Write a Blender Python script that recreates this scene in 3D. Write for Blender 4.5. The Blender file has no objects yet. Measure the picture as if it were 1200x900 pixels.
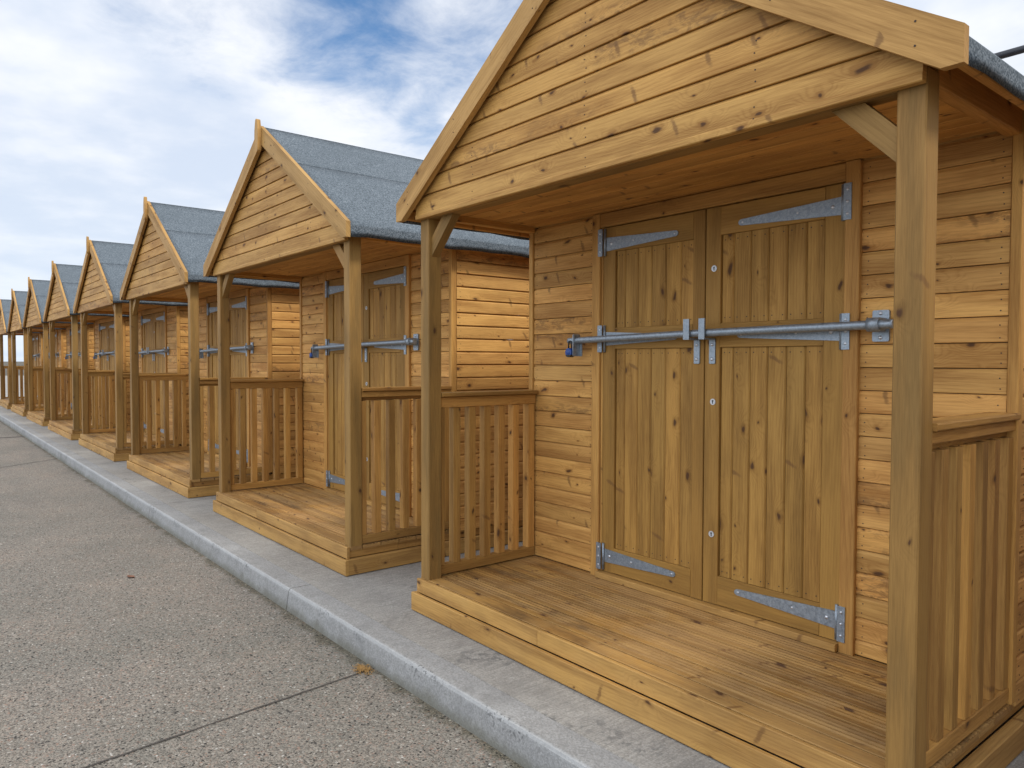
import bpy, bmesh, math, random
from mathutils import Vector, Matrix
random.seed(11)
scene = bpy.context.scene
COL = scene.collection
R = math.radians
W, D, PITCH = 2.4, 0.735, 3.184          # hut width, porch depth, spacing of the row
ROOM = 2.35                              # depth of the closed room behind the porch
HD = 0.168                               # deck height

# ------------------------------------------------------------------ node helpers
class NT:
    def __init__(self, tree):
        self.t = tree; self.n = tree.nodes; self.l = tree.links
    def node(self, kind, **kw):
        nd = self.n.new(kind)
        for k, v in kw.items(): setattr(nd, k, v)
        return nd
    def put(self, sock, v):
        if isinstance(v, bpy.types.NodeSocket): self.l.new(v, sock)
        elif isinstance(v, (tuple, list)) and len(v) == 3 and sock.type == 'RGBA': sock.default_value = (*v, 1)
        else: sock.default_value = v
    def math(self, op, a, b=0.0, c=0.0, clamp=False):
        nd = self.node('ShaderNodeMath', operation=op, use_clamp=clamp)
        for i, v in enumerate((a, b, c)): self.put(nd.inputs[i], v)
        return nd.outputs[0]
    def add(self, a, b): return self.math('ADD', a, b)
    def mul(self, a, b): return self.math('MULTIPLY', a, b)
    def step(self, v, lo, hi, o0=0.0, o1=1.0):
        nd = self.node('ShaderNodeMapRange', interpolation_type='SMOOTHSTEP')
        for i, x in enumerate((v, lo, hi, o0, o1)): self.put(nd.inputs[i], x)
        return nd.outputs[0]
    def lin(self, v, lo, hi, o0=0.0, o1=1.0):
        nd = self.node('ShaderNodeMapRange')
        for i, x in enumerate((v, lo, hi, o0, o1)): self.put(nd.inputs[i], x)
        return nd.outputs[0]
    def mix(self, f, a, b, mode='MIX'):
        nd = self.node('ShaderNodeMix', data_type='RGBA', blend_type=mode)
        self.put(nd.inputs[0], f); self.put(nd.inputs[6], a); self.put(nd.inputs[7], b)
        return nd.outputs[2]
    def xyz(self, x=0.0, y=0.0, z=0.0):
        nd = self.node('ShaderNodeCombineXYZ')
        for i, v in enumerate((x, y, z)): self.put(nd.inputs[i], v)
        return nd.outputs[0]
    def sep(self, v):
        nd = self.node('ShaderNodeSeparateXYZ'); self.l.new(v, nd.inputs[0]); return nd.outputs
    def noise(self, vec, scale, detail=2.0, rough=0.5, w=None, dist=0.0, color=False):
        nd = self.node('ShaderNodeTexNoise', noise_dimensions='4D' if w is not None else '3D')
        self.put(nd.inputs['Vector'], vec); self.put(nd.inputs['Scale'], scale)
        self.put(nd.inputs['Detail'], detail); self.put(nd.inputs['Roughness'], rough)
        self.put(nd.inputs['Distortion'], dist)
        if w is not None: self.put(nd.inputs['W'], w)
        return nd.outputs[1 if color else 0]
    def voronoi(self, vec, scale, feature='F1', dims='3D', rnd=1.0):
        nd = self.node('ShaderNodeTexVoronoi', voronoi_dimensions=dims, feature=feature)
        self.put(nd.inputs['Vector'], vec); self.put(nd.inputs['Scale'], scale); self.put(nd.inputs['Randomness'], rnd)
        return nd
    def bump(self, h, strength, dist, prev=None):
        nd = self.node('ShaderNodeBump')
        self.put(nd.inputs['Height'], h); self.put(nd.inputs['Strength'], strength); self.put(nd.inputs['Distance'], dist)
        if prev is not None: self.l.new(prev, nd.inputs['Normal'])
        return nd.outputs[0]

def new_mat(name):
    m = bpy.data.materials.new(name); m.use_nodes = True
    t = NT(m.node_tree); b = m.node_tree.nodes['Principled BSDF']
    return m, t, b

def wood(name, light, dark, knot=(.070, .029, .011), hue=.5, ring=1.0, knots=.30, wear=0.0, rough=.62, var=.32, green=0.0, spikes=.62, scar=0.0):
    m, t, b = new_mat(name)
    uv = t.node('ShaderNodeUVMap'); s = t.sep(uv.outputs[0]); u, v = s[0], s[1]
    at = t.node('ShaderNodeAttribute', attribute_name='tint'); tint = at.outputs['Fac']
    oi = t.node('ShaderNodeObjectInfo')
    Wd = t.add(t.mul(tint, 37.0), t.mul(oi.outputs['Random'], 91.0))
    fibn = t.noise(t.xyz(t.mul(u, 30.), t.mul(v, 160.)), 1.0, 2, .6)
    # knots
    wob = t.noise(t.xyz(t.mul(u, 9.), t.mul(v, 14.)), 1.0, 2, .5, Wd)
    ku = t.add(t.add(t.mul(u, 5.2), t.mul(Wd, 13.7)), t.mul(wob, .5))
    kv = t.add(t.add(t.mul(v, 9.5), t.mul(Wd, 7.31)), t.mul(wob, .45))
    vo = t.voronoi(t.xyz(ku, kv, 0), 1.0, dims='2D')
    d = vo.outputs['Distance']; kc = t.node('ShaderNodeSeparateColor'); t.l.new(vo.outputs['Color'], kc.inputs[0])
    has = t.math('GREATER_THAN', kc.outputs[0], 1.0 - knots)
    rad = t.lin(t.math('POWER', kc.outputs[1], 1.8), 0, 1, .030, .105)
    dn = t.math('DIVIDE', t.add(d, t.mul(t.add(fibn, -.5), .05)), rad)
    core = t.mul(has, t.step(dn, 1.25, .45))
    halo = t.mul(has, t.step(d, .46, .04))
    halo2 = t.mul(has, t.step(t.math('DIVIDE', d, rad), 2.6, .8))
    # spike knots: short brown smears lying across the board
    sv = t.voronoi(t.xyz(t.add(t.add(t.mul(u, 6.1), t.mul(Wd, 5.9)), t.add(t.mul(v, 2.4), t.mul(wob, .22))), t.add(t.mul(v, 5.0), t.mul(Wd, 3.7)), 0), 1.0, dims='2D')
    sc_ = t.node('ShaderNodeSeparateColor'); t.l.new(sv.outputs['Color'], sc_.inputs[0])
    sdv = t.node('ShaderNodeVectorMath', operation='SUBTRACT'); t.l.new(sv.outputs['Position'], sdv.inputs[1])
    t.l.new(sv.inputs['Vector'].links[0].from_socket, sdv.inputs[0]); sx = t.sep(sdv.outputs[0])
    sr = t.math('POWER', t.add(t.math('POWER', t.mul(sx[0], 1 / .075), 2.0), t.math('POWER', t.mul(sx[1], 1 / .21), 2.0)), .5)
    spike = t.mul(t.math('GREATER_THAN', sc_.outputs[0], 1.0 - knots * spikes), t.step(t.add(sr, t.mul(t.add(fibn, -.5), 1.2)), 1.1, .35))
    # growth rings
    big = t.noise(t.xyz(t.mul(u, .9), t.mul(v, 5.)), 1.0, 2, .5, Wd)
    h = t.add(t.add(t.mul(v, 72.), t.mul(big, 9.)), t.mul(halo, 3.2))
    rg = t.math('SINE', t.mul(h, 6.2832))
    rg = t.math('POWER', t.lin(rg, -1, 1, 0, 1), 2.2)
    soft = t.noise(t.xyz(t.mul(u, 1.6), t.mul(v, 16.)), 1.0, 3, .55, t.add(Wd, 5.))
    fib = t.noise(t.xyz(t.mul(u, 14.), t.mul(v, 420.)), 1.0, 2, .6, Wd)
    fac = t.add(t.add(t.mul(rg, .20 * ring), t.mul(t.step(soft, .36, .64), .66)), t.mul(t.add(fib, -.5), 1.35))
    fac = t.math('ADD', fac, t.mul(halo2, .55), clamp=True)
    col = t.mix(fac, light, dark)
    # per board tone
    wn = t.node('ShaderNodeTexWhiteNoise', noise_dimensions='1D'); t.l.new(Wd, wn.inputs['W'])
    wc = t.node('ShaderNodeSeparateColor'); t.l.new(wn.outputs['Color'], wc.inputs[0])
    val = t.lin(wc.outputs[0], 0, 1, 1.0 - var, 1.0 + var * .75)
    red = t.mix(t.lin(wc.outputs[1], 0, 1, 0, hue), (1, 1, 1), (1.10, .90, .70))
    grn = t.mix(t.lin(wc.outputs[2], 0, 1, 0, hue), (1, 1, 1), (.86, .98, .92))
    col = t.mix(1.0, col, red, 'MULTIPLY'); col = t.mix(1.0, col, grn, 'MULTIPLY')
    hv = t.node('ShaderNodeHueSaturation'); t.put(hv.inputs['Value'], val); t.put(hv.inputs['Color'], col); col = hv.outputs[0]
    # blotches: resin and weather
    geo = t.node('ShaderNodeTexCoord')
    bl = t.noise(geo.outputs['Object'], 2.3, 3, .6, oi.outputs['Random'])
    col = t.mix(t.mul(t.step(bl, .5, .75), .28), col, tuple(c * .62 for c in dark))
    if scar:    # a rough sawn board edge: mottled brown band
        sel = t.math('GREATER_THAN', wc.outputs[1], 1.0 - scar)
        sn = t.noise(t.xyz(t.mul(u, 13.), t.mul(v, 34.)), 1.0, 5, .72, Wd, .8)
        sb = t.noise(t.xyz(t.mul(u, 1.1), t.mul(v, 12.)), 1.0, 2, .5, t.add(Wd, 3.))
        col = t.mix(t.mul(t.mul(sel, t.step(sn, .44, .60)), t.mul(t.step(sb, .38, .56), .62)), col, (.155, .075, .024))
    if green: col = t.mix(t.mul(t.step(soft, .45, .7), green), col, (.17, .165, .075))
    if wear:
        w2 = t.noise(t.xyz(t.mul(u, 2.2), t.mul(v, 9.)), 1.0, 4, .65, t.add(Wd, 11.))
        w3 = t.noise(geo.outputs['Object'], 3.1, 4, .65)
        col = t.mix(t.mul(t.mul(t.step(w2, .42, .7), t.step(w3, .38, .62)), wear), col, (.050, .032, .018))
        col = t.mix(t.mul(t.step(w3, .6, .42), wear * .45), col, (.30, .20, .095))
    col = t.mix(t.mul(spike, .66), col, (.150, .068, .020))
    col = t.mix(t.mul(core, .92), col, knot)
    t.put(b.inputs['Base Color'], col)
    t.put(b.inputs['Roughness'], t.lin(fac, 0, 1, rough, rough + .14))
    b.inputs['Specular IOR Level'].default_value = .32
    hh = t.add(t.mul(rg, -.35), t.add(t.mul(fib, .5), t.mul(core, .8)))
    t.put(b.inputs['Normal'], t.bump(hh, .35, .0016))
    return m

M = {}
M['wall']  = wood('pine_cladding', (.66, .362, .106), (.36, .166, .040), knots=.58, hue=.3, var=.19, scar=.12)
M['gable'] = wood('gable_cladding', (.54, .300, .082), (.295, .140, .034), knots=.50, hue=.18, var=.13, scar=.22)
M['soffit'] = wood('soffit_boards', (.62, .315, .078), (.36, .164, .037), knots=.48, hue=.25, var=.14)
M['door']  = wood('door_boards', (.44, .240, .056), (.230, .111, .022), knots=.42, hue=.16, var=.12, green=.03, spikes=.4)
M['frame'] = wood('door_frame_timber', (.365, .196, .043), (.240, .121, .025), knots=.12, hue=.15, var=.09, green=.03, spikes=.2)
M['post']  = wood('post_timber', (.31, .173, .047), (.180, .093, .023), knots=.20, hue=.2, var=.12, ring=.5, green=.12)
M['trim']  = wood('planed_trim', (.55, .292, .077), (.31, .145, .034), knots=.24, hue=.25, var=.14, spikes=.3)
M['rail']  = wood('railing_timber', (.49, .263, .070), (.275, .131, .030), knots=.32, hue=.4, var=.26, green=.03, spikes=.3)
M['barge'] = wood('barge_timber', (.49, .280, .088), (.29, .150, .042), knots=.44, hue=.2, var=.10, green=.04)
M['deck']  = wood('deck_boards', (.46, .248, .066), (.225, .106, .025), knots=.36, hue=.25, var=.22, wear=.68)
M['plinth'] = wood('plinth_timber', (.53, .298, .084), (.29, .146, .038), knots=.42, hue=.2, var=.12, wear=.25)
M['bearer'] = wood('bearer_timber', (.20, .12, .05), (.12, .07, .03), knots=.2)

def metal(name, c0, c1, rough=.48, metallic=.75):
    m, t, b = new_mat(name)
    tc = t.node('ShaderNodeTexCoord').outputs['Object']
    n = t.noise(tc, 70, 4, .7); sp = t.voronoi(tc, 240)
    sc = t.node('ShaderNodeSeparateColor'); t.l.new(sp.outputs['Color'], sc.inputs[0])
    f = t.math('ADD', t.mul(t.step(n, .3, .7), .65), t.mul(sc.outputs[0], .35), clamp=True)
    t.put(b.inputs['Base Color'], t.mix(f, c0, c1))
    b.inputs['Metallic'].default_value = metallic
    t.put(b.inputs['Roughness'], t.lin(n, .3, .7, rough - .08, rough + .14))
    t.put(b.inputs['Normal'], t.bump(n, .15, .001))
    return m
M['galv'] = metal('galvanised_steel', (.20, .238, .275), (.40, .45, .495))
M['bolt'] = metal('bright_bolt', (.55, .57, .6), (.7, .72, .75), .35)
M['nail'] = metal('dark_nail', (.035, .022, .014), (.07, .045, .03), .6, .3)
M['plate'] = metal('lock_plate_metal', (.46, .47, .48), (.60, .61, .62), .4, .4)
M['black'] = metal('black_rubber', (.012, .013, .016), (.025, .027, .03), .5, .1)
M['blue'] = metal('blue_plastic', (.012, .05, .22), (.02, .08, .32), .4, .0)
M['cable'] = metal('dark_cable_sheath', (.012, .014, .02), (.025, .028, .036), .5, .0)

def felt():
    m, t, b = new_mat('mineral_roofing_felt')
    tc = t.node('ShaderNodeTexCoord').outputs['Object']; oi = t.node('ShaderNodeObjectInfo')
    g = t.voronoi(tc, 210); sc = t.node('ShaderNodeSeparateColor'); t.l.new(g.outputs['Color'], sc.inputs[0])
    n = t.noise(tc, 1.7, 4, .6, t.mul(oi.outputs['Random'], 20.)); n2 = t.noise(tc, 60, 2, .6)
    f = t.math('ADD', t.mul(sc.outputs[0], .62), t.mul(n2, .38), clamp=True)
    c = t.mix(t.step(f, .2, .85), (.048, .062, .074), (.190, .218, .240))
    c = t.mix(t.mul(t.step(n, .42, .68), .30), c, (.074, .090, .102))
    t.put(b.inputs['Base Color'], c); b.inputs['Roughness'].default_value = .85
    b.inputs['Specular IOR Level'].default_value = .25
    nn = t.bump(t.noise(tc, 5.5, 2, .5), .25, .006)
    t.put(b.inputs['Normal'], t.bump(f, .4, .0015, nn))
    return m
M['felt'] = felt()

def aggregate():
    m, t, b = new_mat('exposed_aggregate_concrete')
    p = t.node('ShaderNodeNewGeometry').outputs['Position']; s = t.sep(p)
    wob = t.noise(p, 40, 2, .5, color=True)
    pv = t.node('ShaderNodeVectorMath', operation='MULTIPLY_ADD'); t.l.new(wob, pv.inputs[0]); pv.inputs[1].default_value = (.010, .010, 0); t.l.new(p, pv.inputs[2])
    v1 = t.voronoi(pv.outputs[0], 96, dims='2D'); c1 = t.node('ShaderNodeSeparateColor'); t.l.new(v1.outputs['Color'], c1.inputs[0])
    v2 = t.voronoi(pv.outputs[0], 190, dims='2D'); c2 = t.node('ShaderNodeSeparateColor'); t.l.new(v2.outputs['Color'], c2.inputs[0])
    ramp = t.node('ShaderNodeValToRGB'); e = ramp.color_ramp; e.interpolation = 'CONSTANT'
    cols = [(0, (.034, .032, .030)), (.10, (.122, .109, .094)), (.24, (.210, .172, .144)), (.38, (.160, .148, .130)), (.55, (.244, .205, .176)),
            (.70, (.195, .182, .160)), (.82, (.235, .166, .132)), (.90, (.300, .276, .246)), (.982, (.42, .40, .37))]
    e.elements[0].position = 0; e.elements[0].color = (*cols[0][1], 1); e.elements[1].position = cols[1][0]; e.elements[1].color = (*cols[1][1], 1)
    for q, c in cols[2:]:
        el = e.elements.new(q); el.color = (*c, 1)
    t.l.new(c1.outputs[0], ramp.inputs[0])
    big = t.math('GREATER_THAN', c1.outputs[1], .42)                         # some cells are whole pebbles, the rest is sandy mortar
    mort = t.mix(c2.outputs[0], (.105, .095, .082), (.255, .230, .198))
    stone = t.mul(big, t.step(v1.outputs['Distance'], .52, .40))
    c = t.mix(stone, mort, ramp.outputs[0])
    pit = t.mul(t.math('LESS_THAN', c2.outputs[1], .15), t.step(v2.outputs['Distance'], .5, .3))
    c = t.mix(t.mul(pit, .8), c, (.035, .032, .028))
    n = t.noise(p, .8, 5, .62); n2 = t.noise(p, 4.5, 3, .6)
    c = t.mix(1., c, (1.12, 1.10, 1.06), 'MULTIPLY'); c = t.mix(t.mul(t.step(n, .40, .64), .6), c, t.mix(1., c, (.74, .79, .80), 'MULTIPLY'))
    c = t.mix(t.mul(t.step(n2, .5, .72), .30), c, t.mix(1., c, (1.22, 1.10, 1.02), 'MULTIPLY'))
    # grime and algae gathered against the foot of the kerb
    edge = t.add(s[1], t.mul(t.add(t.noise(p, 7., 6, .75), -.5), .26))
    c = t.mix(t.mul(t.step(edge, -.475, -.412), .70), c, t.mix(1., c, (.36, .34, .24), 'MULTIPLY'))
    # faint tyre and drip stains
    st = t.noise(t.xyz(t.mul(s[0], .5), t.mul(s[1], 2.2), 0), 1.0, 4, .6)
    c = t.mix(t.mul(t.step(st, .55, .74), .35), c, (.105, .098, .088))
    t.put(b.inputs['Base Color'], c); b.inputs['Roughness'].default_value = .86; b.inputs['Specular IOR Level'].default_value = .3
    h = t.add(t.mul(stone, t.lin(v1.outputs['Distance'], 0, .5, 1., .3)), t.mul(c2.outputs[0], .35)); h = t.add(h, t.mul(pit, -1.2))
    t.put(b.inputs['Normal'], t.bump(h, .7, .004))
    return m
M['road'] = aggregate()

def concrete(name, c0, c1, broom=0.0, foot=False):
    m, t, b = new_mat(name)
    p = t.node('ShaderNodeNewGeometry').outputs['Position']; s = t.sep(p)
    n = t.noise(p, 2.6, 5, .65); f = t.noise(p, 130, 3, .7); md = t.noise(p, 17, 3, .6)
    sp = t.voronoi(p, 150); spc = t.node('ShaderNodeSeparateColor'); t.l.new(sp.outputs['Color'], spc.inputs[0])
    k = t.add(t.add(t.mul(n, .45), t.mul(f, .55)), t.add(t.mul(md, .22), t.mul(t.add(spc.outputs[0], -.5), .22)))
    c = t.mix(t.step(k, .38, .84), c0, c1)
    dk = t.noise(p, 1.35, 5, .7); c = t.mix(t.mul(t.step(dk, .54, .70), .42), c, tuple(x * .58 for x in c0))
    pv = t.voronoi(p, 75); c = t.mix(t.mul(t.step(pv.outputs['Distance'], .16, .05), .55), c, (.06, .058, .055))
    hh = t.add(t.mul(f, .6), t.mul(md, .4))
    if broom:
        br = t.noise(t.xyz(t.mul(s[0], 95.), t.mul(s[1], 5.), 0), 1.0, 3, .65)
        br2 = t.noise(t.xyz(t.mul(s[0], 30.), t.mul(s[1], 2.), 0), 1.0, 3, .65)
        c = t.mix(t.mul(t.step(br, .62, .36), broom), c, tuple(x * .62 for x in c0))
        hh = t.add(hh, t.add(t.mul(br, 1.4), br2))
        mp = t.mul(t.step(t.noise(p, 2.1, 4, .7), .56, .68), t.step(t.noise(p, 24, 3, .7), .45, .58))
        c = t.mix(t.mul(mp, .55), c, (.085, .088, .088))
    if foot:
        low = t.add(s[2], t.mul(t.add(t.noise(p, 6., 4, .7), -.5), .10))
        c = t.mix(t.mul(t.step(low, -.055, -.115), .62), c, (.105, .098, .062))
        vert = t.noise(p, 11., 5, .7)
        c = t.mix(t.mul(t.step(vert, .5, .72), .16), c, (.15, .155, .155))
        pale = t.noise(p, 5, 5, .75); c = t.mix(t.mul(t.step(pale, .50, .75), .22), c, (.40, .41, .41))
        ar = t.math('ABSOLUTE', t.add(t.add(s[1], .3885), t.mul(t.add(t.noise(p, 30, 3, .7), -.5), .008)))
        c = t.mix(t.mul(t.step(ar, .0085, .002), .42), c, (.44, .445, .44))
        chip = t.mul(t.step(t.math('ABSOLUTE', t.add(s[1], .386)), .020, .006), t.mul(t.step(t.noise(p, 70, 3, .6), .56, .62), t.step(t.noise(p, 2.3, 2, .5), .50, .58)))
        c = t.mix(t.mul(chip, .8), c, (.10, .10, .10))
    t.put(b.inputs['Base Color'], c); b.inputs['Roughness'].default_value = .82; b.inputs['Specular IOR Level'].default_value = .3
    t.put(b.inputs['Normal'], t.bump(hh, .9, .004))
    return m
M['slab'] = concrete('brushed_concrete', (.250, .236, .212), (.420, .398, .358), broom=.34)
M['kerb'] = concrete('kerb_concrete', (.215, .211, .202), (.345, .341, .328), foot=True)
def plain(name, c0, c1, scale=30, rough=.85):
    m, t, b = new_mat(name)
    p = t.node('ShaderNodeTexCoord').outputs['Object']
    t.put(b.inputs['Base Color'], t.mix(t.noise(p, scale, 3, .6), c0, c1)); b.inputs['Roughness'].default_value = rough
    return m
M['joint'] = plain('joint_filler', (.030, .026, .022), (.085, .072, .060), 25)
M['straw'] = plain('dry_straw', (.23, .125, .035), (.42, .25, .085), 60)
M['leaf'] = plain('dead_leaf_skin', (.12, .052, .030), (.20, .095, .055), 60)
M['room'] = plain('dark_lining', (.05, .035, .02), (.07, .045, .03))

# ------------------------------------------------------------------ mesh helpers
class MB:
    def __init__(self): self.v = []; self.f = []; self.uv = []; self.t = []; self.m = []; self.sm = []
    def face(self, idx, uvs, tint, mat=0, smooth=False):
        self.f.append(idx); self.uv.append(uvs); self.t.append(tint); self.m.append(mat); self.sm.append(smooth)
    def prism(self, prof, o, A, B, L, l0, l1, mat=0, tint=None, smooth=False):
        """extrude the closed outline prof [(a, b)] from l0 to l1 along L; l0, l1 may be functions of (a, b)"""
        o, A, B, L = Vector(o), Vector(A), Vector(B), Vector(L)
        if tint is None: tint = random.random()
        ou, ov = random.uniform(0, 40), random.uniform(0, 40)
        g0 = l0 if callable(l0) else (lambda a, b: l0)
        g1 = l1 if callable(l1) else (lambda a, b: l1)
        n = len(prof); s = len(self.v)
        e0 = [g0(a, b) for a, b in prof]; e1 = [g1(a, b) for a, b in prof]
        for k, (a, b) in enumerate(prof): self.v.append(o + A * a + B * b + L * e0[k])
        for k, (a, b) in enumerate(prof): self.v.append(o + A * a + B * b + L * e1[k])
        per = 0.0
        for k in range(n):
            j = (k + 1) % n
            d = math.hypot(prof[j][0] - prof[k][0], prof[j][1] - prof[k][1])
            self.face([s + k, s + j, s + n + j, s + n + k],
                      [(ou + e0[k], ov + per), (ou + e0[j], ov + per + d), (ou + e1[j], ov + per + d), (ou + e1[k], ov + per)], tint, mat, smooth)
            per += d
        self.face([s + k for k in range(n)][::-1], [(ou + a * .3, ov + b) for a, b in prof][::-1], tint, mat)
        self.face([s + n + k for k in range(n)], [(ou + 7 + a * .3, ov + b) for a, b in prof], tint, mat)
    def beam(self, x0, x1, y0, y1, z0, z1, ax='x', c=.003, mat=0, tint=None):
        if ax == 'x': self.prism(rect(y0, y1, z0, z1, c), (0, 0, 0), (0, 1, 0), (0, 0, 1), (1, 0, 0), x0, x1, mat, tint)
        elif ax == 'y': self.prism(rect(x0, x1, z0, z1, c), (0, 0, 0), (1, 0, 0), (0, 0, 1), (0, 1, 0), y0, y1, mat, tint)
        else: self.prism(rect(x0, x1, y0, y1, c), (0, 0, 0), (1, 0, 0), (0, 1, 0), (0, 0, 1), z0, z1, mat, tint)
    def disc(self, c, nrm, r, h=.0012, n=8, mat=0, tint=.5):
        nrm = Vector(nrm).normalized(); A = nrm.orthogonal().normalized(); B = nrm.cross(A)
        self.prism([(r * math.cos(2 * math.pi * k / n), r * math.sin(2 * math.pi * k / n)) for k in range(n)], Vector(c) - nrm * .001, A, B, nrm, 0, h + .001, mat, tint)
    def dome(self, c, nrm, r, mat=0, hgt=None):
        nrm = Vector(nrm).normalized(); A = nrm.orthogonal().normalized(); B = nrm.cross(A); c = Vector(c); hgt = hgt or r * .5
        s = len(self.v); n = 10
        for q in range(3):
            ang = q / 3 * math.pi / 2
            for k in range(n): self.v.append(c + (A * math.cos(2 * math.pi * k / n) + B * math.sin(2 * math.pi * k / n)) * r * math.cos(ang) + nrm * hgt * math.sin(ang))
        self.v.append(c + nrm * hgt)
        for q in range(2):
            for k in range(n):
                j = (k + 1) % n; a = s + q * n
                self.face([a + k, a + j, a + n + j, a + n + k], [(0, 0)] * 4, .5, mat, True)
        for k in range(n): self.face([s + 2 * n + k, s + 2 * n + (k + 1) % n, s + 3 * n], [(0, 0)] * 3, .5, mat, True)
    def tube(self, pts, r, n=14, mat=0, tint=.5, cap=True):
        pts = [Vector(p) for p in pts]; s = len(self.v); N = None
        for i, p in enumerate(pts):
            d = (pts[min(i + 1, len(pts) - 1)] - pts[max(i - 1, 0)]).normalized()
            if N is None: N = d.orthogonal().normalized()
            N = (N - d * N.dot(d)).normalized(); Bn = d.cross(N)
            rr = r[i] if isinstance(r, (list, tuple)) else r
            for k in range(n):
                a = 2 * math.pi * k / n; self.v.append(p + (N * math.cos(a) + Bn * math.sin(a)) * rr)
        for i in range(len(pts) - 1):
            for k in range(n):
                j = (k + 1) % n; a = s + i * n
                self.face([a + k, a + j, a + n + j, a + n + k], [(0, 0)] * 4, tint, mat, True)
        if cap:
            self.face([s + k for k in range(n)][::-1], [(0, 0)] * n, tint, mat)
            e = s + (len(pts) - 1) * n; self.face([e + k for k in range(n)], [(0, 0)] * n, tint, mat)
    def build(self, name, mats, parent=None):
        me = bpy.data.meshes.new(name)
        me.from_pydata([tuple(v) for v in self.v], [], self.f)
        for m in (mats if isinstance(mats, (list, tuple)) else [mats]): me.materials.append(M[m])
        uvl = me.uv_layers.new(name='UVMap'); k = 0
        flat = [c for uvs in self.uv for q in uvs for c in q]
        uvl.data.foreach_set('uv', flat)
        a = me.attributes.new('tint', 'FLOAT', 'FACE'); a.data.foreach_set('value', self.t)
        me.polygons.foreach_set('material_index', self.m); me.polygons.foreach_set('use_smooth', self.sm)
        bm = bmesh.new(); bm.from_mesh(me); bmesh.ops.recalc_face_normals(bm, faces=bm.faces); bm.to_mesh(me); bm.free()
        me.update()
        o = bpy.data.objects.new(name, me); COL.objects.link(o)
        if parent is not None: o.parent = parent
        return o

def rect(a0, a1, b0, b1, c=.003):
    c = min(c, (a1 - a0) * .3, (b1 - b0) * .3)
    return [(a0 + c, b0), (a1 - c, b0), (a1, b0 + c), (a1, b1 - c), (a1 - c, b1), (a0 + c, b1), (a0, b1 - c), (a0, b0 + c)]

def tag(o, label=None, cat=None, group=None, kind=None):
    for k, v in (('label', label), ('category', cat), ('group', group), ('kind', kind)):
        if v: o[k] = v
    return o
def empty(name, loc=(0, 0, 0)):
    o = bpy.data.objects.new(name, None); o.empty_display_size = .2; o.location = loc; COL.objects.link(o); return o
def copy_tree(o, parent=None):
    c = o.copy(); COL.objects.link(c)
    if parent is not None: c.parent = parent
    for ch in list(o.children): copy_tree(ch, c)
    return c

def cladding_profile(pitch, depth, z0, ztop):
    """outline of one shiplap board: a = outward, b = height; coved top, square overhanging foot"""
    h = min(pitch, ztop - z0)
    g = .0026; f = [(-.012, z0 + g), (depth - .0025, z0 + g), (depth - .0007, z0 + g + .0008), (depth, z0 + g + .0028)]
    if h > pitch * .7:
        f += [(depth, z0 + pitch - .013), (depth - .0028, z0 + pitch - .008), (depth * .28, z0 + pitch - .003), (depth * .22, z0 + h)]
    else: f += [(depth, z0 + h)]
    return f + [(-.012, z0 + h)]

# ------------------------------------------------------------------ the hut (built once at the origin: x along the row, y back, z up)
SL = .651
def roof_z(x): return 2.058 + .657 * (x + .105) if x <= W / 2 else 2.058 + .657 * (W + .105 - x)
ROWS = []
z = 1.255
while z > .12: z -= .0855
while z < 2.03: ROWS.append(z); z += .0855

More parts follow.
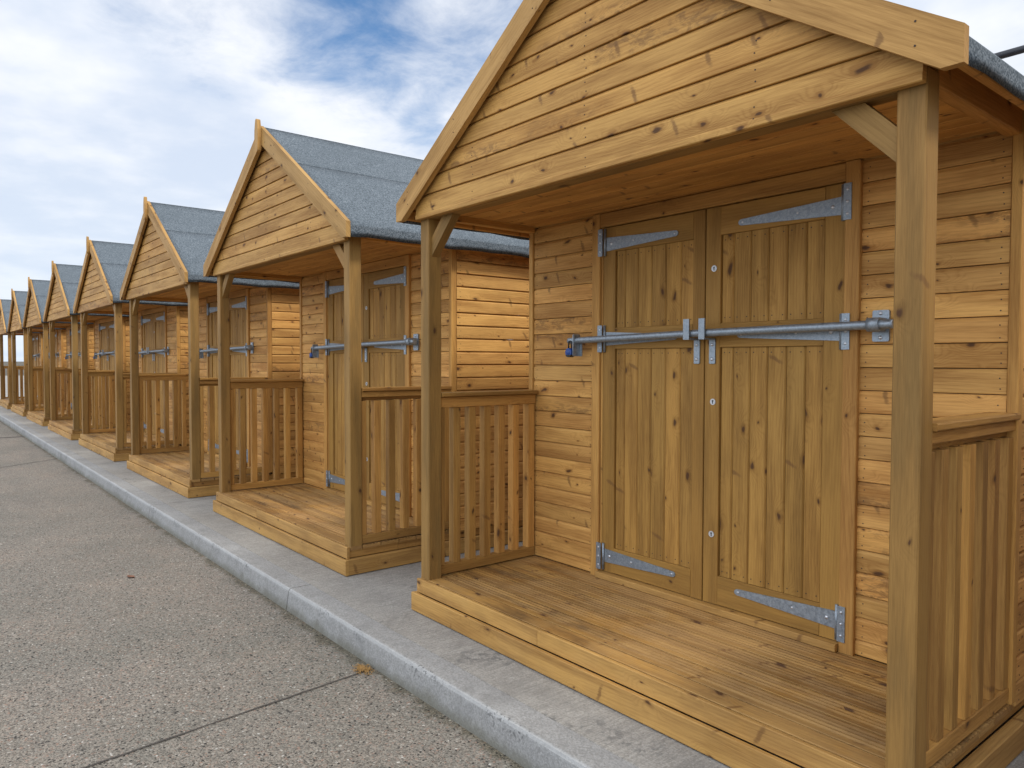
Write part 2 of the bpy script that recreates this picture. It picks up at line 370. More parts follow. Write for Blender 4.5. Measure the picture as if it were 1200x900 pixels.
def make_hut():
    root = empty('beach_hut')
    YB = D + ROOM
    # --- front wall, either side of the doors
    m = MB()
    for zr in ROWS:
        zr0 = max(zr, HD + .002); top = min(zr + .0855, 2.024)
        if top - zr0 < .012: continue
        pr = cladding_profile(.0855 - (zr0 - zr), .0085, zr0, top)
        for (x0, x1) in ((.032, .507), (1.888, 2.368)):
            m.prism(pr, (0, D + .0085, 0), (0, -1, 0), (0, 0, 1), (1, 0, 0), x0 + .001, x1 - .001)
            for xn in (x0 + .025, x1 - .022):
                for dz in (.018, .056):
                    if zr0 + dz < top - .01: m.disc((xn + random.uniform(-.004, .004), D, zr0 + dz + random.uniform(-.004, .004)), (0, -1, 0), .0023, mat=1)
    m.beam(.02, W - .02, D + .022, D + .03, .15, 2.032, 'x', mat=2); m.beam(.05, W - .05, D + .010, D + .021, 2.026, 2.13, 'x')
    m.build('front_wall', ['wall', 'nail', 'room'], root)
    # --- side walls
    for sx in (0, 1):
        m = MB(); xo = W - .014 if sx else .014; A = (1, 0, 0) if sx else (-1, 0, 0)
        for zr in ROWS:
            z0 = max(zr, .147); top = min(zr + .0855, 2.085)
            if top - z0 < .012: continue
            m.prism(cladding_profile(.0855, .0165, z0, top), (xo, 0, 0), A, (0, 0, 1), (0, 1, 0), D + .034, YB - .03)
            for yn in (D + .06, D + .64, D + 1.2, D + 1.8):
                for dz in (.018, .05): m.disc((xo + A[0] * .0165, yn + random.uniform(-.005, .005), z0 + dz), A, .0024, mat=1)
        m.build('side_wall', ['wall', 'nail'], root)
    m = MB()
    for zr in ROWS + [ROWS[-1] + .0855 * k for k in range(1, 10)]:
        hw = min(1.2, (2.88 - zr - .09) / .657 + .0)
        if hw < .05 or zr < .09: continue
        m.prism(cladding_profile(.0855, .0125, zr, zr + .0855), (0, YB, 0), (0, 1, 0), (0, 0, 1), (1, 0, 0), 1.2 - hw + .01, 1.2 + hw - .01)
    m.build('rear_wall', ['wall'], root)
    # --- floor bearers under the room
    m = MB()
    for xb in (.12, .8, 1.5, 2.2): m.beam(xb, xb + .07, .1, YB - .05, .0, .143, 'y')
    m.build('floor_bearer', ['bearer'], root)
    # --- corner trims
    for x0, x1 in ((-.004, .030), (W - .030, W + .004)):
        for y0, y1 in ((D - .010, D + .032), (YB - .028, YB + .016)):
            m = MB(); m.beam(x0, x1, y0, y1, .105 if y0 > D else HD + .001, 2.088, 'z'); m.build('corner_trim', ['trim'], root)
    # --- door frame, threshold
    m = MB()
    m.beam(.506, .560, D - .019, D + .03, HD + .001, 2.026, 'z'); m.beam(1.832, 1.889, D - .019, D + .03, HD + .001, 2.026, 'z')
    m.beam(.5615, .573, D - .006, D + .03, .202, 1.957, 'z')
    m.beam(.5615, 1.8305, D - .015, D + .03, 1.957, 2.026, 'x')
    m.build('door_frame', ['trim'], root)
    m = MB(); m.beam(.562, 1.830, D - .040, D + .02, HD + .001, .199, 'x'); m.build('threshold', ['plinth'], root)
    # --- doors
    DF = D - .004                      # front plane of the stiles
    def door(x0, x1, px0, px1, hinge_left):
        m = MB(); zt, zb = 1.952, .203
        m.beam(x0, px0, DF, DF + .04, zb, zt, 'z', .002, 1); m.beam(px1, x1, DF, DF + .04, zb, zt, 'z', .002, 1)
        for a, c in ((zb, .330), (1.340, 1.446), (1.829, zt)): m.beam(px0 + .0006, px1 - .0006, DF + .0005, DF + .04, a, c, 'x', .002, 1)
        for a, c in ((.331, 1.339), (1.447, 1.828)):
            xs = [px0] ; n = 6; wd = (px1 - px0)
            ws = [.72, 1.02, 1.04, 1.06, 1.08, .92] if hinge_left else [.78, 1.05, 1.05, 1.07, 1.05, 1.0]
            tot = sum(ws); acc = px0
            for wv in ws:
                b = acc + wd * wv / tot; g = .0056
                pr = [(acc + .0006, .034), (acc + .0006, .010 + g), (acc + .0006 + g, .010), (b - .0006 - g, .010), (b - .0006, .010 + g), (b - .0006, .034)]
                m.prism(pr, (0, DF, 0), (1, 0, 0), (0, 1, 0), (0, 0, 1), a, c, 0)
                for zn in (a + .022, c - .022):
                    for xn in (acc + .018, b - .018): m.disc((xn, DF + .010, zn), (0, -1, 0), .0026, mat=2)
                acc = b
        d = m.build('door', ['door', 'frame', 'nail'], root)
        # strap hinges
        for zc, off in ((1.878, -.010), (1.392, 0), (.279, .006)):
            h = MB(); s = 1 if hinge_left else -1
            xk = x0 + .012 if hinge_left else x1 - .006
            yF = DF - .0045
            tip = xk + s * .46
            up, dn = .034, .034
            zt0 = zc + off
            pr = []
            base = [(xk + s * .012, zt0 - dn), (tip - s * .012, zt0 - .013), (tip - s * .003, zt0 - .008), (tip, zt0), (tip - s * .003, zt0 + .008), (tip - s * .012, zt0 + .013), (xk + s * .012, zt0 + up)]
            h.prism(base, (0, yF, 0), (1, 0, 0), (0, 0, 1), (0, 1, 0), 0, .0042)
            yK = min(yF, D - .019 - .003)
            hp = .068
            h.tube([(xk + s * .004, yF - .002, zc - hp), (xk + s * .004, yF - .002, zc + hp)], .0065, 10)
            fx = xk - s * .004
            xa, xb = sorted((fx, fx - s * .030))
            h.prism([(xa, zc - hp), (xb, zc - hp), (xb, zc + hp), (xa, zc + hp)], (0, D - .0235, 0), (1, 0, 0), (0, 0, 1), (0, 1, 0), 0, .0042)
            for q in (.045, .19, .44): h.dome((xk + s * q, yF, zt0), (0, -1, 0), .0075 if q < .1 else .005, 1)
            for dz in (-.045, .0, .045): h.dome(((xa + xb) / 2, D - .0235, zc + dz), (0, -1, 0), .0055, 1)
            h.build('hinge', ['galv', 'bolt'], d)
        return d
    dl = door(.5745, 1.1925, .655, 1.130, True)
    dr = door(1.1985, 1.8305, 1.275, 1.747, False)
    for zk in (1.686, 1.100, .512):
        h = MB(); h.disc((1.243, DF, zk), (0, -1, 0), .0138, .0025, 20, 0)
        h.disc((1.243, DF - .0025, zk + .004), (0, -1, 0), .0042, .0008, 10, 1)
        h.prism([(-.002, -.009), (.002, -.009), (.002, .002), (-.002, .002)], (1.243, DF - .0033, zk), (1, 0, 0), (0, 0, 1), (0, 1, 0), 0, .001, 1)
        h.build('lock_plate', ['plate', 'black'], dr)
    # --- locking bar with its saddle, hooks and hasp
    yb, zb = D - .062, 1.402
    m = MB(); m.tube([(.385, yb, zb - .018), (.40, yb, zb - .0175), (1.2, yb, zb), (2.02, yb, zb + .010), (2.036, yb, zb + .010)], .0165, 18)
    bar = m.build('locking_bar', ['galv'], root)
    m = MB()                              # end saddle screwed to the wall
    xs = 1.968
    m.prism(rect(xs - .030, xs + .030, zb - .050, zb + .064, .004), (0, D - .012, 0), (1, 0, 0), (0, 0, 1), (0, 1, 0), 0, .011)
    m.tube([(xs - .022, yb, zb + .0095), (xs + .022, yb, zb + .010)], .0255, 18)
    m.prism(rect(xs - .022, xs + .022, zb - .015, zb + .035, .003), (0, D - .058, 0), (1, 0, 0), (0, 0, 1), (0, 1, 0), 0, .046)
    for dz in (-.036, .052): m.dome((xs, D - .012, zb + dz), (0, -1, 0), .0075, 1, .006)
    m.build('saddle', ['galv', 'bolt'], bar)
    for xh, par in ((1.158, dl), (1.240, dr)):
        m = MB()                          # plate on the stile, hook that carries the bar, tongue rising past it
        m.prism(rect(xh - .0155, xh + .0155, 1.268, 1.378, .003), (0, DF - .0065, 0), (1, 0, 0), (0, 0, 1), (0, 1, 0), 0, .006)
        m.prism([(D - .012, 1.374), (D - .012, 1.381), (yb - .020, 1.381), (yb - .020, 1.465), (yb - .027, 1.465), (yb - .027, 1.374)], (xh, 0, 0), (0, 1, 0), (0, 0, 1), (1, 0, 0), -.0155, .0155)
        for dz in (1.288, 1.352): m.dome((xh, DF - .0065, dz), (0, -1, 0), .0075, 1, .006)
        m.build('bar_hook', ['galv', 'bolt'], par)
    m = MB()
    m.prism(rect(yb - .024, yb + .026, zb - .098, zb + .016, .004), (.4375, 0, 0), (0, 1, 0), (0, 0, 1), (1, 0, 0), -.002, .003)
    m.prism(rect(.4415, .459, zb - .098, zb - .020, .004), (0, yb + .020, 0), (1, 0, 0), (0, 0, 1), (0, 1, 0), 0, .005)
    m.build('hasp', ['galv'], bar)
    # --- posts, braces
    for x0 in (0, W - .075):
        m = MB(); m.beam(x0, x0 + .075, 0, .078, HD + .0005, 2.028, 'z', .004)
        m.build('post', ['post'], root)
    for s, xp in ((1, .0755), (-1, W - .0755)):
        m = MB()
        # 45 degree board: lower end against the post, upper end under the front beam
        A = Vector((s * .70711, 0, .70711)); N = Vector((s * .70711, 0, -.70711))
        lo = Vector((xp, 0, 1.895))
        # outline in x, z
        q = [(xp, 1.800), (xp + s * .185, 1.985), (xp + s * .092, 1.985), (xp, 1.893)]
        m.prism([(x, zz) for x, zz in q], (0, .018, 0), (1, 0, 0), (0, 0, 1), (0, 1, 0), 0, .045)
        # grain runs along the board, so give it fitting coordinates
        for fi in range(len(m.f)):
            m.uv[fi] = [((m.v[i].dot(A)) + 3, (m.v[i].dot(N)) * 1.0 + m.v[i].y + 5) for i in m.f[fi]]
        m.build('brace', ['post'], root)
    # --- front beam, eave beams, soffit
    m = MB(); m.beam(.0765, W - .0765, .003, .07, 1.986, 2.028, 'x'); m.build('front_beam', ['post'], root)
    for x0 in (.004, W - .049):
        m = MB(); m.beam(x0, x0 + .045, .0795, D - .0105, 2.000, 2.099, 'y'); m.build('eave_beam', ['soffit'], root)
    m = MB(); y = .072; 
    while y < D + .006:
        y1 = min(y + .088, D + .008); m.prism(rect(y + .0012, y1 - .0012, 2.0292, 2.044, .003), (0, 0, 0), (0, 1, 0), (0, 0, 1), (1, 0, 0), .0505, W - .0505); y = y1
    m.build('soffit', ['soffit'], root)
    # --- gable
    m = MB(); zz = 1.985; first = True
    while zz < 2.84:
        hgt = .111 if first else .0855
        top = min(zz + hgt, 2.888)
        pr = cladding_profile(hgt, .011, zz, top)
        def e(sgn): return lambda a, b: 1.2 + sgn * min(1.2, max(.004, (2.905 - b) / SL))
        if first:   # tall moulded foot board
            pr = [(-.012, zz), (.0105, zz), (.014, zz + .003), (.014, zz + .020), (.011, zz + .026)] + pr[3:]
        m.prism(pr, (0, -.017, 0), (0, -1, 0), (0, 0, 1), (1, 0, 0), e(-1), e(1))
        hw = min(1.2, (2.905 - zz) / SL) - .2
        for xn in (.48, 1.2, 1.92) if hw > .8 else ((1.2,) if hw > .1 else ()):
            for dz in (.025, .06): m.disc((xn + random.uniform(-.006, .006), -.028, zz + dz), (0, -1, 0), .0026, mat=1)
        zz = top; first = False
    m.build('gable', ['gable', 'nail'], root)
    # --- barge boards and finial
    for s in (-1, 1):
        m = MB()
        def X(q): return 1.2 + s * q                     # q = distance from the ridge line
        ap = 2.930; vw = .124                            # apex height and vertical width
        ze = ap - SL * 1.311
        prof = [(X(0), ap), (X(1.311), ze), (X(1.311), 1.986), (X((ap - vw - 1.986) / SL), 1.986), (X(0), ap - vw)]
        y0 = -.076 - (.001 if s > 0 else 0)
        m.prism(prof, (0, y0, 0), (1, 0, 0), (0, 0, 1), (0, 1, 0), 0, .028)
        dx = Vector((s, 0, -SL)).normalized(); nz = Vector((s * SL, 0, 1)).normalized()
        r1, r2 = random.uniform(0, 20), random.uniform(0, 20)
        for fi in range(len(m.f)):
            m.uv[fi] = [(m.v[i].dot(dx) + r1, m.v[i].dot(nz) + m.v[i].y + r2) for i in m.f[fi]]
        for q in (.25, .8, 1.2):
            for o in (.03, .09):
                m.disc((X(q), y0, ap - SL * q - o), (0, -1, 0), .0028, mat=1)
        m.build('barge_board', ['barge', 'nail'], root)
    m = MB(); pr = []
    zl, zh, hw = 2.738, 2.972, .030
    for k in range(7): a = math.pi * k / 6; pr.append((1.2 + .017 * math.cos(a), zh - .017 + .017 * math.sin(a)))
    pr += [(1.2 - .030, zh - .075), (1.2 - .033, zh - .13)]
    for k in range(7): a = math.pi + math.pi * k / 6; pr.append((1.2 + .026 * math.cos(a), zl + .030 + .030 * math.sin(a)))
    pr += [(1.2 + .033, zh - .13), (1.2 + .030, zh - .075)]
    m.prism(pr, (0, -.104, 0), (1, 0, 0), (0, 0, 1), (0, 1, 0), 0, .0265)
    for fi in range(len(m.f)): m.uv[fi] = [(m.v[i].z, m.v[i].x + m.v[i].y) for i in m.f[fi]]
    m.build('finial', ['barge'], root)
    # --- roof deck boards, felt
    m = MB(); y0, y1 = -.046, YB + .07
    for s in (-1, 1):
        q = .0
        while q < 1.29:
            q1 = min(q + .1, 1.297)
            def P(qq, t): return (1.2 + s * qq, 2.9155 - .657 * qq - t)
            a, b = q + .001, q1 - .001
            m.prism([P(a, .004), P(b, .004), P(b, .022), P(a, .022)], (0, 0, 0), (1, 0, 0), (0, 0, 1), (0, 1, 0), y0, y1); q = q1
    roof = m.build('roof', ['soffit'], root)
    m = MB()
    def sheet(path, th, ya, yb_, nseg=28, wav=.0005, tail=None):
        """felt strip: path [(x, z)] swept along y, with slight waves"""
        ph = random.uniform(0, 9); s = len(m.v); n = len(path); ys = [ya + (yb_ - ya) * k / nseg for k in range(nseg + 1)]
        for side in (0, 1):
            for y in ys:
                for k, (x, zq) in enumerate(path):
                    w = wav * (math.sin(y * 5.1 + k * 1.3 + ph) + .6 * math.sin(y * 11.7 + ph * 2 + k))
                    if tail and k >= n - tail: w += .004 * math.sin(y * 7.3 + ph) + .003 * math.sin(y * 17 + ph)
                    xx = x; m.v.append(Vector((xx, y, zq + w + (th if side == 0 else 0))))
        L = (nseg + 1) * n
        for j in range(nseg):
            for k in range(n - 1):
                a = s + j * n + k
                m.face([a, a + 1, a + n + 1, a + n], [(0, 0)] * 4, .5, 0, k < n - 4)
                m.face([a + L, a + L + n, a + L + n + 1, a + L + 1], [(0, 0)] * 4, .5, 0, True)
            for k in (0, n - 1):
                a = s + j * n + k; m.face([a, a + n, a + n + L, a + L], [(0, 0)] * 4, .5, 0)
        for j in (0, nseg):
            for k in range(n - 1):
                a = s + j * n + k; m.face([a, a + 1, a + 1 + L, a + L], [(0, 0)] * 4, .5, 0)
    for s in (-1, 1):
        def P(q, o=0.0): return (1.2 + s * q, 2.9155 - .657 * q + o)
        lower = [P(.52)] + [P(q) for q in (.7, .9, 1.1, 1.25)] + [(1.2 + s * 1.302, 2.9155 - .657 * 1.302), (1.2 + s * 1.307, 2.052), (1.2 + s * 1.309, 2.022), (1.2 + s * 1.307, 1.990)]
        sheet(lower, .004, y0, y1, tail=2)
        sheet([P(-.002, .0045)] + [P(q, .0045) for q in (.15, .3, .45, .545)], .0025, y0, y1)
    m.build('roof_felt', ['felt'], roof)
    # eave battens under the felt drip
    for s in (-1, 1):
        m = MB(); xa, xb = sorted((1.2 + s * 1.272, 1.2 + s * 1.299)); m.beam(xa, xb, y0 + .002, y1 - .004, 1.998, 2.046, 'y'); m.build('eave_batten', ['soffit'], roof)
    # --- deck
    m = MB(); y = -.0015; first = True
    while y < D - .02:
        y1_ = min(y + .1265, D + .012)
        if first: y1_ = y + .080
        a, b = y + .002, y1_ - .0045
        pr = [(a, .146), (b, .146), (b, HD - .002), (b - .002, HD)]
        if not first:
            g = b - .012
            while g - .017 > a + .006:
                pr += [(g, HD), (g - .005, HD - .0045), (g - .0085, HD - .0060), (g - .012, HD - .0045), (g - .017, HD)]; g -= .0222
        pr += [(a + .002, HD), (a, HD - .002)]
        # two lengths butted somewhere along the porch
        cut = W + .001
        m.prism(pr, (0, 0, 0), (0, 1, 0), (0, 0, 1), (1, 0, 0), -.001, cut)
        y = y1_; first = False
    m.build('deck', ['deck'], root)
    m = MB()
    m.beam(-.022, W + .022, -.044, -.024, .004, .096, 'x', .003)
    m.beam(.0, .93, -.0235, -.0065, .0972, .1672, 'x', .003); m.beam(.932, W, -.0235, -.0065, .0972, .1672, 'x', .003)
    m.build('front_plinth', ['plinth'], root)
    for sx in (0, 1):
        m = MB(); a, b = (W - .0185, W + .021) if sx else (-.021, .0185)
        m.beam(a, b, -.0235, YB - .02, .004, .096, 'y', .003)
        a, b = (W - .040, W - .020) if sx else (.020, .040)
        m.beam(a, b, -.002, .335, .0972, .145, 'y', .002); m.beam(a, b, .337, YB - .03, .0972, .145, 'y', .002)
        m.build('side_plinth', ['plinth'], root)
    # --- side railings
    for sx in (0, 1):
        def xx(a, b): return (W - b, W - a) if sx else (a, b)
        m = MB()
        a, b = xx(-.012, .082); m.beam(a, b, .0795, D - .011, 1.094, 1.115, 'y', .004)
        a, b = xx(.002, .024); m.beam(a, b, .0795, D - .011, 1.058, 1.0925, 'y', .003)
        a, b = xx(.0255, .060); m.beam(a, b, .0795, D - .011, 1.038, 1.0925, 'y', .003)
        a, b = xx(.004, .052); m.beam(a, b, .0795, D - .011, .174, .224, 'y', .003)
        a, b = xx(.006, .054); m.beam(a, b, .0795, .112, .2255, 1.0365, 'z', .003); m.beam(a, b, D - .060, D - .0115, .2255, 1.0365, 'z', .003)
        rl = m.build('railing', ['rail'], root)
        for k in range(5):
            yc = .190 + .0995 * k
            m = MB(); a, b = xx(.008, .052); m.beam(a, b, yc - .023, yc + .023, .2255, 1.0365, 'z', .003)
            m.build('baluster', ['rail'], rl)
    return root

def make_padlock():
    root = empty('padlock')
    m = MB()
    pts = [(0, 0, -.006), (0, 0, .020)] + [(.011 - .011 * math.cos(math.pi * k / 8), 0, .020 + .011 * math.sin(math.pi * k / 8)) for k in range(1, 9)] + [(.022, 0, -.006)]
    m.tube([(x - .011, y, z_) for x, y, z_ in pts], .0036, 8)
    m.build('shackle', ['black'], root)
    m = MB(); pr = [(.0225 * math.cos(a), -.029 + .0235 * math.sin(a)) for a in [2 * math.pi * k / 16 for k in range(16)]]
    m.prism(pr, (0, -.014, 0), (1, 0, 0), (0, 0, 1), (0, 1, 0), 0, .028)
    m.prism([(.0228 * math.cos(a), -.029 + .0245 * math.sin(a)) for a in [math.pi + .5 + (math.pi - 1) * k / 8 for k in range(9)]], (0, -.0155, 0), (1, 0, 0), (0, 0, 1), (0, 1, 0), 0, .031, 1)
    m.dome((0, -.013, -.028), (0, -1, 0), .016, 0, .006)
    m.build('body', ['blue', 'black'], root)
    return root

NHUT = 8
hut0 = make_hut()
lock0 = make_padlock()
HUT_LABELS = [
    'nearest timber beach hut with its whole double door in view, cropped by the top edge',
    'second nearest timber beach hut, grey roof slope fully showing behind the nearest gable',
    'third timber beach hut counting from the nearest, grey roof partly hidden behind the second gable',
    'fourth timber beach hut counting from the nearest, its roof end behind the third gable',
    'fifth timber beach hut counting from the nearest, narrow foreshortened gable far along the kerb',
    'sixth nearest timber beach hut in the row, small in the distance',
    'seventh nearest timber beach hut, last whole gable at the left of the photo',
    'farthest timber beach hut, cut by the left edge of the photo']
LOCK_LABELS = ['blue padlock hanging at the left end of the nearest hut\'s locking bar',
    'dark blue padlock on the locking bar of the second nearest hut',
    'small dark padlock on the locking bar of the third nearest hut',
    'small dark padlock on the locking bar of the fourth nearest hut',
    'tiny dark padlock on the locking bar of the fifth nearest hut',
    'tiny dark padlock on the locking bar of the sixth nearest hut',
    'tiny dark padlock on the locking bar of the seventh nearest hut',
    'tiny dark padlock on the locking bar of the farthest hut']
rj = random.Random(5)
for i in range(NHUT):
    h = hut0 if i == 0 else copy_tree(hut0)
    h.location = (-i * PITCH, 0, 0)
    if i: h.rotation_euler = (0, 0, R(rj.uniform(-.25, .25)))
    tag(h, HUT_LABELS[i], 'beach hut', 'row of timber beach huts')
    k = lock0 if i == 0 else copy_tree(lock0)
    k.location = (-i * PITCH + .409, D - .078, 1.352)
    tag(k, LOCK_LABELS[i], 'padlock', 'padlocks on the locking bars')
# the row carries on to the right, behind the photographer's shoulder; that hut shades its neighbour
h = copy_tree(hut0); h.location = (PITCH, 0, 0)
tag(h, 'timber beach hut beyond the right edge of the photo, next to the nearest one', 'beach hut', 'row of timber beach huts')

# ------------------------------------------------------------------ setting
def struct(m, name, mats): return tag(m.build(name, mats), kind='structure')
m = MB(); E = 900.
m.v += [Vector(p) for p in ((-E, -E, -.115), (E, -E, -.115), (E, E, -.115), (-E, E, -.115))]; m.face([0, 1, 2, 3], [(0, 0)] * 4, .5)
struct(m, 'road', ['road'])
# concrete slab under the huts, in bays with narrow joints
m = MB(); XJ = [-70.] + [-3.83 - 6.37 * k for k in range(9, -1, -1)] + [2.55, 8.9, 15.]
for a, b in zip(XJ[:-1], XJ[1:]): m.prism(rect(-.262, 9., -.14, 0, .004), (0, 0, 0), (0, 1, 0), (0, 0, 1), (1, 0, 0), a + .004, b - .004)
struct(m, 'concrete_slab', ['slab'])
# kerb: battered face, worn rounded arris
m = MB()
KJ = sorted(set([-70., 15.] + [-3.815 - 6.37 * k for k in range(10)] + [-3.815 + 3.065 * k for k in range(1, 6)] + [-3.815 - 6.37 * k + 3.065 for k in range(0, 10)]))
for a, b in zip(KJ[:-1], KJ[1:]):
    wide = .006 if abs((a + 3.815) / 6.37 - round((a + 3.815) / 6.37)) < .01 else .0022
    pr = [(-.2655, -.14), (-.2655, .0015), (-.268, .003), (-.379, .003), (-.3885, -.001), (-.3925, -.0105), (-.3935, -.0115), (-.409, -.115), (-.412, -.14)]
    n = max(2, int((b - a) / .25)); s = len(m.v)
    for k in range(n + 1):
        x = a + wide + (b - a - 2 * wide) * k / n
        for j, (y, zq) in enumerate(pr):
            w = random.uniform(-.0004, .0004) if 2 < j < 7 else 0
            m.v.append(Vector((x, y + w, zq + w * .6)))
    N = len(pr)
    for k in range(n):
        for j in range(N - 1):
            q = s + k * N + j; m.face([q, q + 1, q + N + 1, q + N], [(0, 0)] * 4, .5, 0, False)
    m.face([s + j for j in range(N)], [(0, 0)] * N, .5); m.face([s + n * N + j for j in range(N)], [(0, 0)] * N, .5)
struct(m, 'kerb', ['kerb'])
# joints of the road bays
m = MB()
def joint(x0, x1, y0, y1, wd, zz, jit=.006):
    s = len(m.v); n = 40
    for k in range(n + 1):
        f = k / n; x = x0 + (x1 - x0) * f + random.uniform(-jit, jit) * .4; y = y0 + (y1 - y0) * f; q = wd * random.uniform(.6, 1.2)
        m.v += [Vector((x - q / 2, y, zz)), Vector((x + q / 2, y, zz))]
    for k in range(n): a = s + 2 * k; m.face([a, a + 1, a + 3, a + 2], [(0, 0)] * 4, .5)
joint(.255, .52, -.415, -3.2, .010, -.111)
joint(-12.80, -12.6, -.415, -9.5, .12, -.111, .03)
joint(-8.90, -6.9, -.415, -2.9, .022, -.111, .03)
joint(-25.6, -25.4, -.415, -16, .1, -.111, .03)
struct(m, 'road_joint', ['joint'])
# overhead cable
cr = empty('overhead_cable', (1.4, 4.0, 0))
m = MB(); m.tube([(-2.3 + 1.1 * k, 0, 3.45 - .004 * math.sin(k) + .00) for k in range(9)], .026, 10); m.build('cable', ['cable'], cr)
for xp in (-1.2, 6.2):
    m = MB(); m.tube([(xp, .05, -.1), (xp, .05, 2.45), (xp, .05, 3.5)], .035, 12); m.build('support_pole', ['galv'], cr)
tag(cr, 'thick dark cable strung level behind the nearest hut\'s roof, by the top right corner', 'cable')
# dry tuft on the joint at the kerb foot
m = MB(); r = random.Random(3)
for k in range(260):
    a = r.uniform(0, 6.283); d = min(.048, abs(r.gauss(0, .024))); x = .243 + d * 1.35 * math.cos(a); y = -.462 + d * .75 * math.sin(a)
    dx, dy = r.uniform(-.02, .02), r.uniform(-.02, .02); zq = -.112 + r.uniform(0, .010) * max(0, 1 - d / .06)
    m.tube([(x, y, zq), (x + dx * .5, y + dy * .5, zq + r.uniform(.002, .007)), (x + dx, y + dy, zq)], [.0014, .0013, .0004], 4)
tag(m.build('straw_tuft', ['straw']), 'small orange brown tuft of dry straw where the road joint meets the kerb', 'dry tuft')
def leaf(x, y, ang, sz, label):
    m = MB(); n = 7; s = len(m.v); c, sn = math.cos(ang), math.sin(ang)
    for side in (0, 1):
        for k in range(n + 1):
            f = k / n; wd = sz * .30 * math.sin(math.pi * min(1, f * .96 + .03)) ** .8
            for q in (-1, 0, 1):
                lx = (f - .5) * sz; ly = q * wd
                zz = -.1115 + .35 * sz * (abs(q) * .35 * (1 - .4 * f) + .25 * (f - .5) ** 2) - side * .0006
                m.v.append(Vector((x + lx * c - ly * sn, y + lx * sn + ly * c, zz)))
        for k in range(n):
            for q in (0, 1):
                a = s + side * 3 * (n + 1) + k * 3 + q
                m.face([a, a + 1, a + 4, a + 3] if side == 0 else [a, a + 3, a + 4, a + 1], [(0, 0)] * 4, .5, 0, True)
    tag(m.build('dead_leaf', ['leaf']), label, 'dead leaf')
leaf(-1.97, -.938, .5, .062, 'brown curled dead leaf lying alone on the road near the kerb')

# ------------------------------------------------------------------ camera
F, YAW, PIT, ROLL = 865.2, R(39.261), R(-1.754), R(.141)
fw = Vector((-math.cos(YAW) * math.cos(PIT), math.sin(YAW) * math.cos(PIT), math.sin(PIT)))
rt = fw.cross(Vector((0, 0, 1))).normalized(); up = rt.cross(fw)
r2 = rt * math.cos(ROLL) + up * math.sin(ROLL); u2 = up * math.cos(ROLL) - rt * math.sin(ROLL)
cam = bpy.data.objects.new('camera', bpy.data.cameras.new('camera')); COL.objects.link(cam); scene.camera = cam
cam.matrix_world = Matrix(((r2.x, u2.x, -fw.x, 3.2037), (r2.y, u2.y, -fw.y, -2.0182), (r2.z, u2.z, -fw.z, 1.2762), (0, 0, 0, 1)))
cam.data.sensor_width = 36; cam.data.lens = 36 * F / 1200; cam.data.clip_end = 3000; cam.data.clip_start = .05

# ------------------------------------------------------------------ sky, clouds and sun
SUN_EL, SUN_AZ = 52., 8.                   # azimuth measured from +x towards +y
sd = Vector((math.cos(R(SUN_AZ)) * math.cos(R(SUN_EL)), math.sin(R(SUN_AZ)) * math.cos(R(SUN_EL)), math.sin(R(SUN_EL))))
world = bpy.data.worlds.new('World'); scene.world = world; world.use_nodes = True
t = NT(world.node_tree); t.n.clear()
out = t.node('ShaderNodeOutputWorld')
sky = t.node('ShaderNodeTexSky', sky_type='NISHITA'); sky.sun_disc = False
sky.sun_elevation = R(SUN_EL); sky.sun_rotation = math.atan2(sd.x, sd.y); sky.air_density = 1.0; sky.dust_density = .6; sky.ozone_density = 1.6
b0 = t.node('ShaderNodeBackground'); b0.inputs[1].default_value = .14
hs = t.node('ShaderNodeHueSaturation'); hs.inputs['Saturation'].default_value = 1.22; t.l.new(sky.outputs[0], hs.inputs['Color']); t.l.new(hs.outputs[0], b0.inputs[0])
g = t.node('ShaderNodeTexCoord').outputs['Generated']; s = t.sep(g)
zc = t.math('MAXIMUM', s[2], 0.0)
den = t.add(zc, .16)
px, py = t.math('DIVIDE', s[0], den), t.math('DIVIDE', s[1], den)
pl = t.xyz(px, py, 0)
def dirpx(u, v):
    d = (fw + r2 * ((u - 600) / F) + u2 * ((450 - v) / F)).normalized(); return d
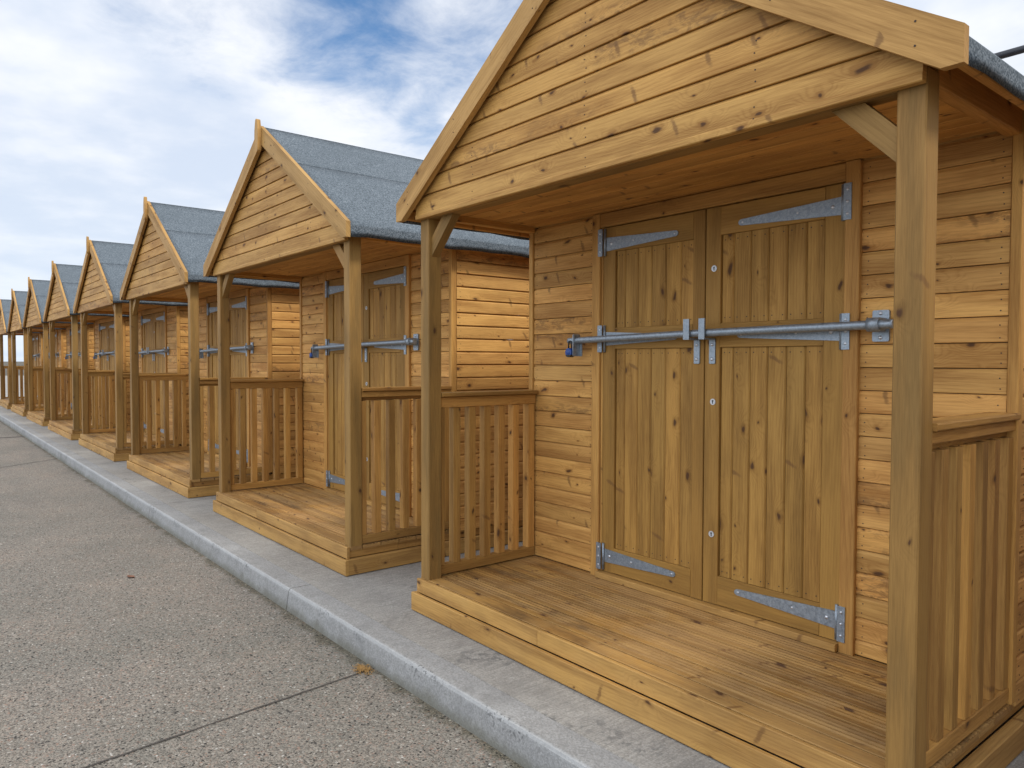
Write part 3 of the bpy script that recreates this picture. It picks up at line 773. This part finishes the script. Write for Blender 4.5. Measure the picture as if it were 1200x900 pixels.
def near(u, v, cos0, cos1):
    dp = t.node('ShaderNodeVectorMath', operation='DOT_PRODUCT'); t.l.new(g, dp.inputs[0]); dp.inputs[1].default_value = dirpx(u, v)
    return t.step(dp.outputs['Value'], cos0, cos1)
n1 = t.noise(pl, 1.15, 7, .58, dist=.35)
n2 = t.noise(t.xyz(px, py, 3.7), 4.6, 9, .64, dist=.3)
clear = t.add(t.mul(near(520, 20, math.cos(R(14)), math.cos(R(2))), .30), t.mul(near(300, -60, math.cos(R(13)), math.cos(R(3))), .20))
clear = t.add(clear, t.mul(near(110, -30, math.cos(R(11)), math.cos(R(2))), .10))
clear = t.add(clear, t.mul(near(495, 150, math.cos(R(2.2)), math.cos(R(.6))), .11))
clear = t.add(clear, t.mul(near(1180, 20, math.cos(R(5)), math.cos(R(1))), .05))
cov = t.add(t.add(t.mul(n1, .55), t.mul(n2, .45)), t.mul(clear, -1.0))
mask = t.step(cov, .03, .40)
# cloud brightness: soft grey-blue folds, white edges; boost added behind the camera and slightly overhead, to fill-light the hut fronts
fold = t.noise(t.xyz(px, py, 9.1), 1.7, 5, .55)
ccol = t.mix(t.step(fold, .36, .64), (.63, .715, .86), (.90, .925, .975))
low = t.step(s[2], .30, .02)
ccol = t.mix(t.mul(low, .6), ccol, (.70, .80, .92))
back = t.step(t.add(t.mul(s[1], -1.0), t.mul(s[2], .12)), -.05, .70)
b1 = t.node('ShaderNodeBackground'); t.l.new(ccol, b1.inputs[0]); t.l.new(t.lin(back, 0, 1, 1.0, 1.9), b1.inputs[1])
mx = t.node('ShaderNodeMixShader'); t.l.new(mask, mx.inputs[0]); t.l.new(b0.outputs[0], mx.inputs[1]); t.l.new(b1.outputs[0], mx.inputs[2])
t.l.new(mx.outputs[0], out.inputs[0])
sl = bpy.data.lights.new('sun', 'SUN'); sl.energy = 2.2; sl.angle = R(12); sl.color = (1, .97, .92)
so = bpy.data.objects.new('sun', sl); COL.objects.link(so); so.rotation_euler = sd.to_track_quat('Z', 'Y').to_euler(); so.location = sd * 30

vs = scene.view_settings; vs.view_transform = 'Standard'; vs.look = 'None'; vs.gamma = 1; vs.exposure = 0.14; vs.use_curve_mapping = False
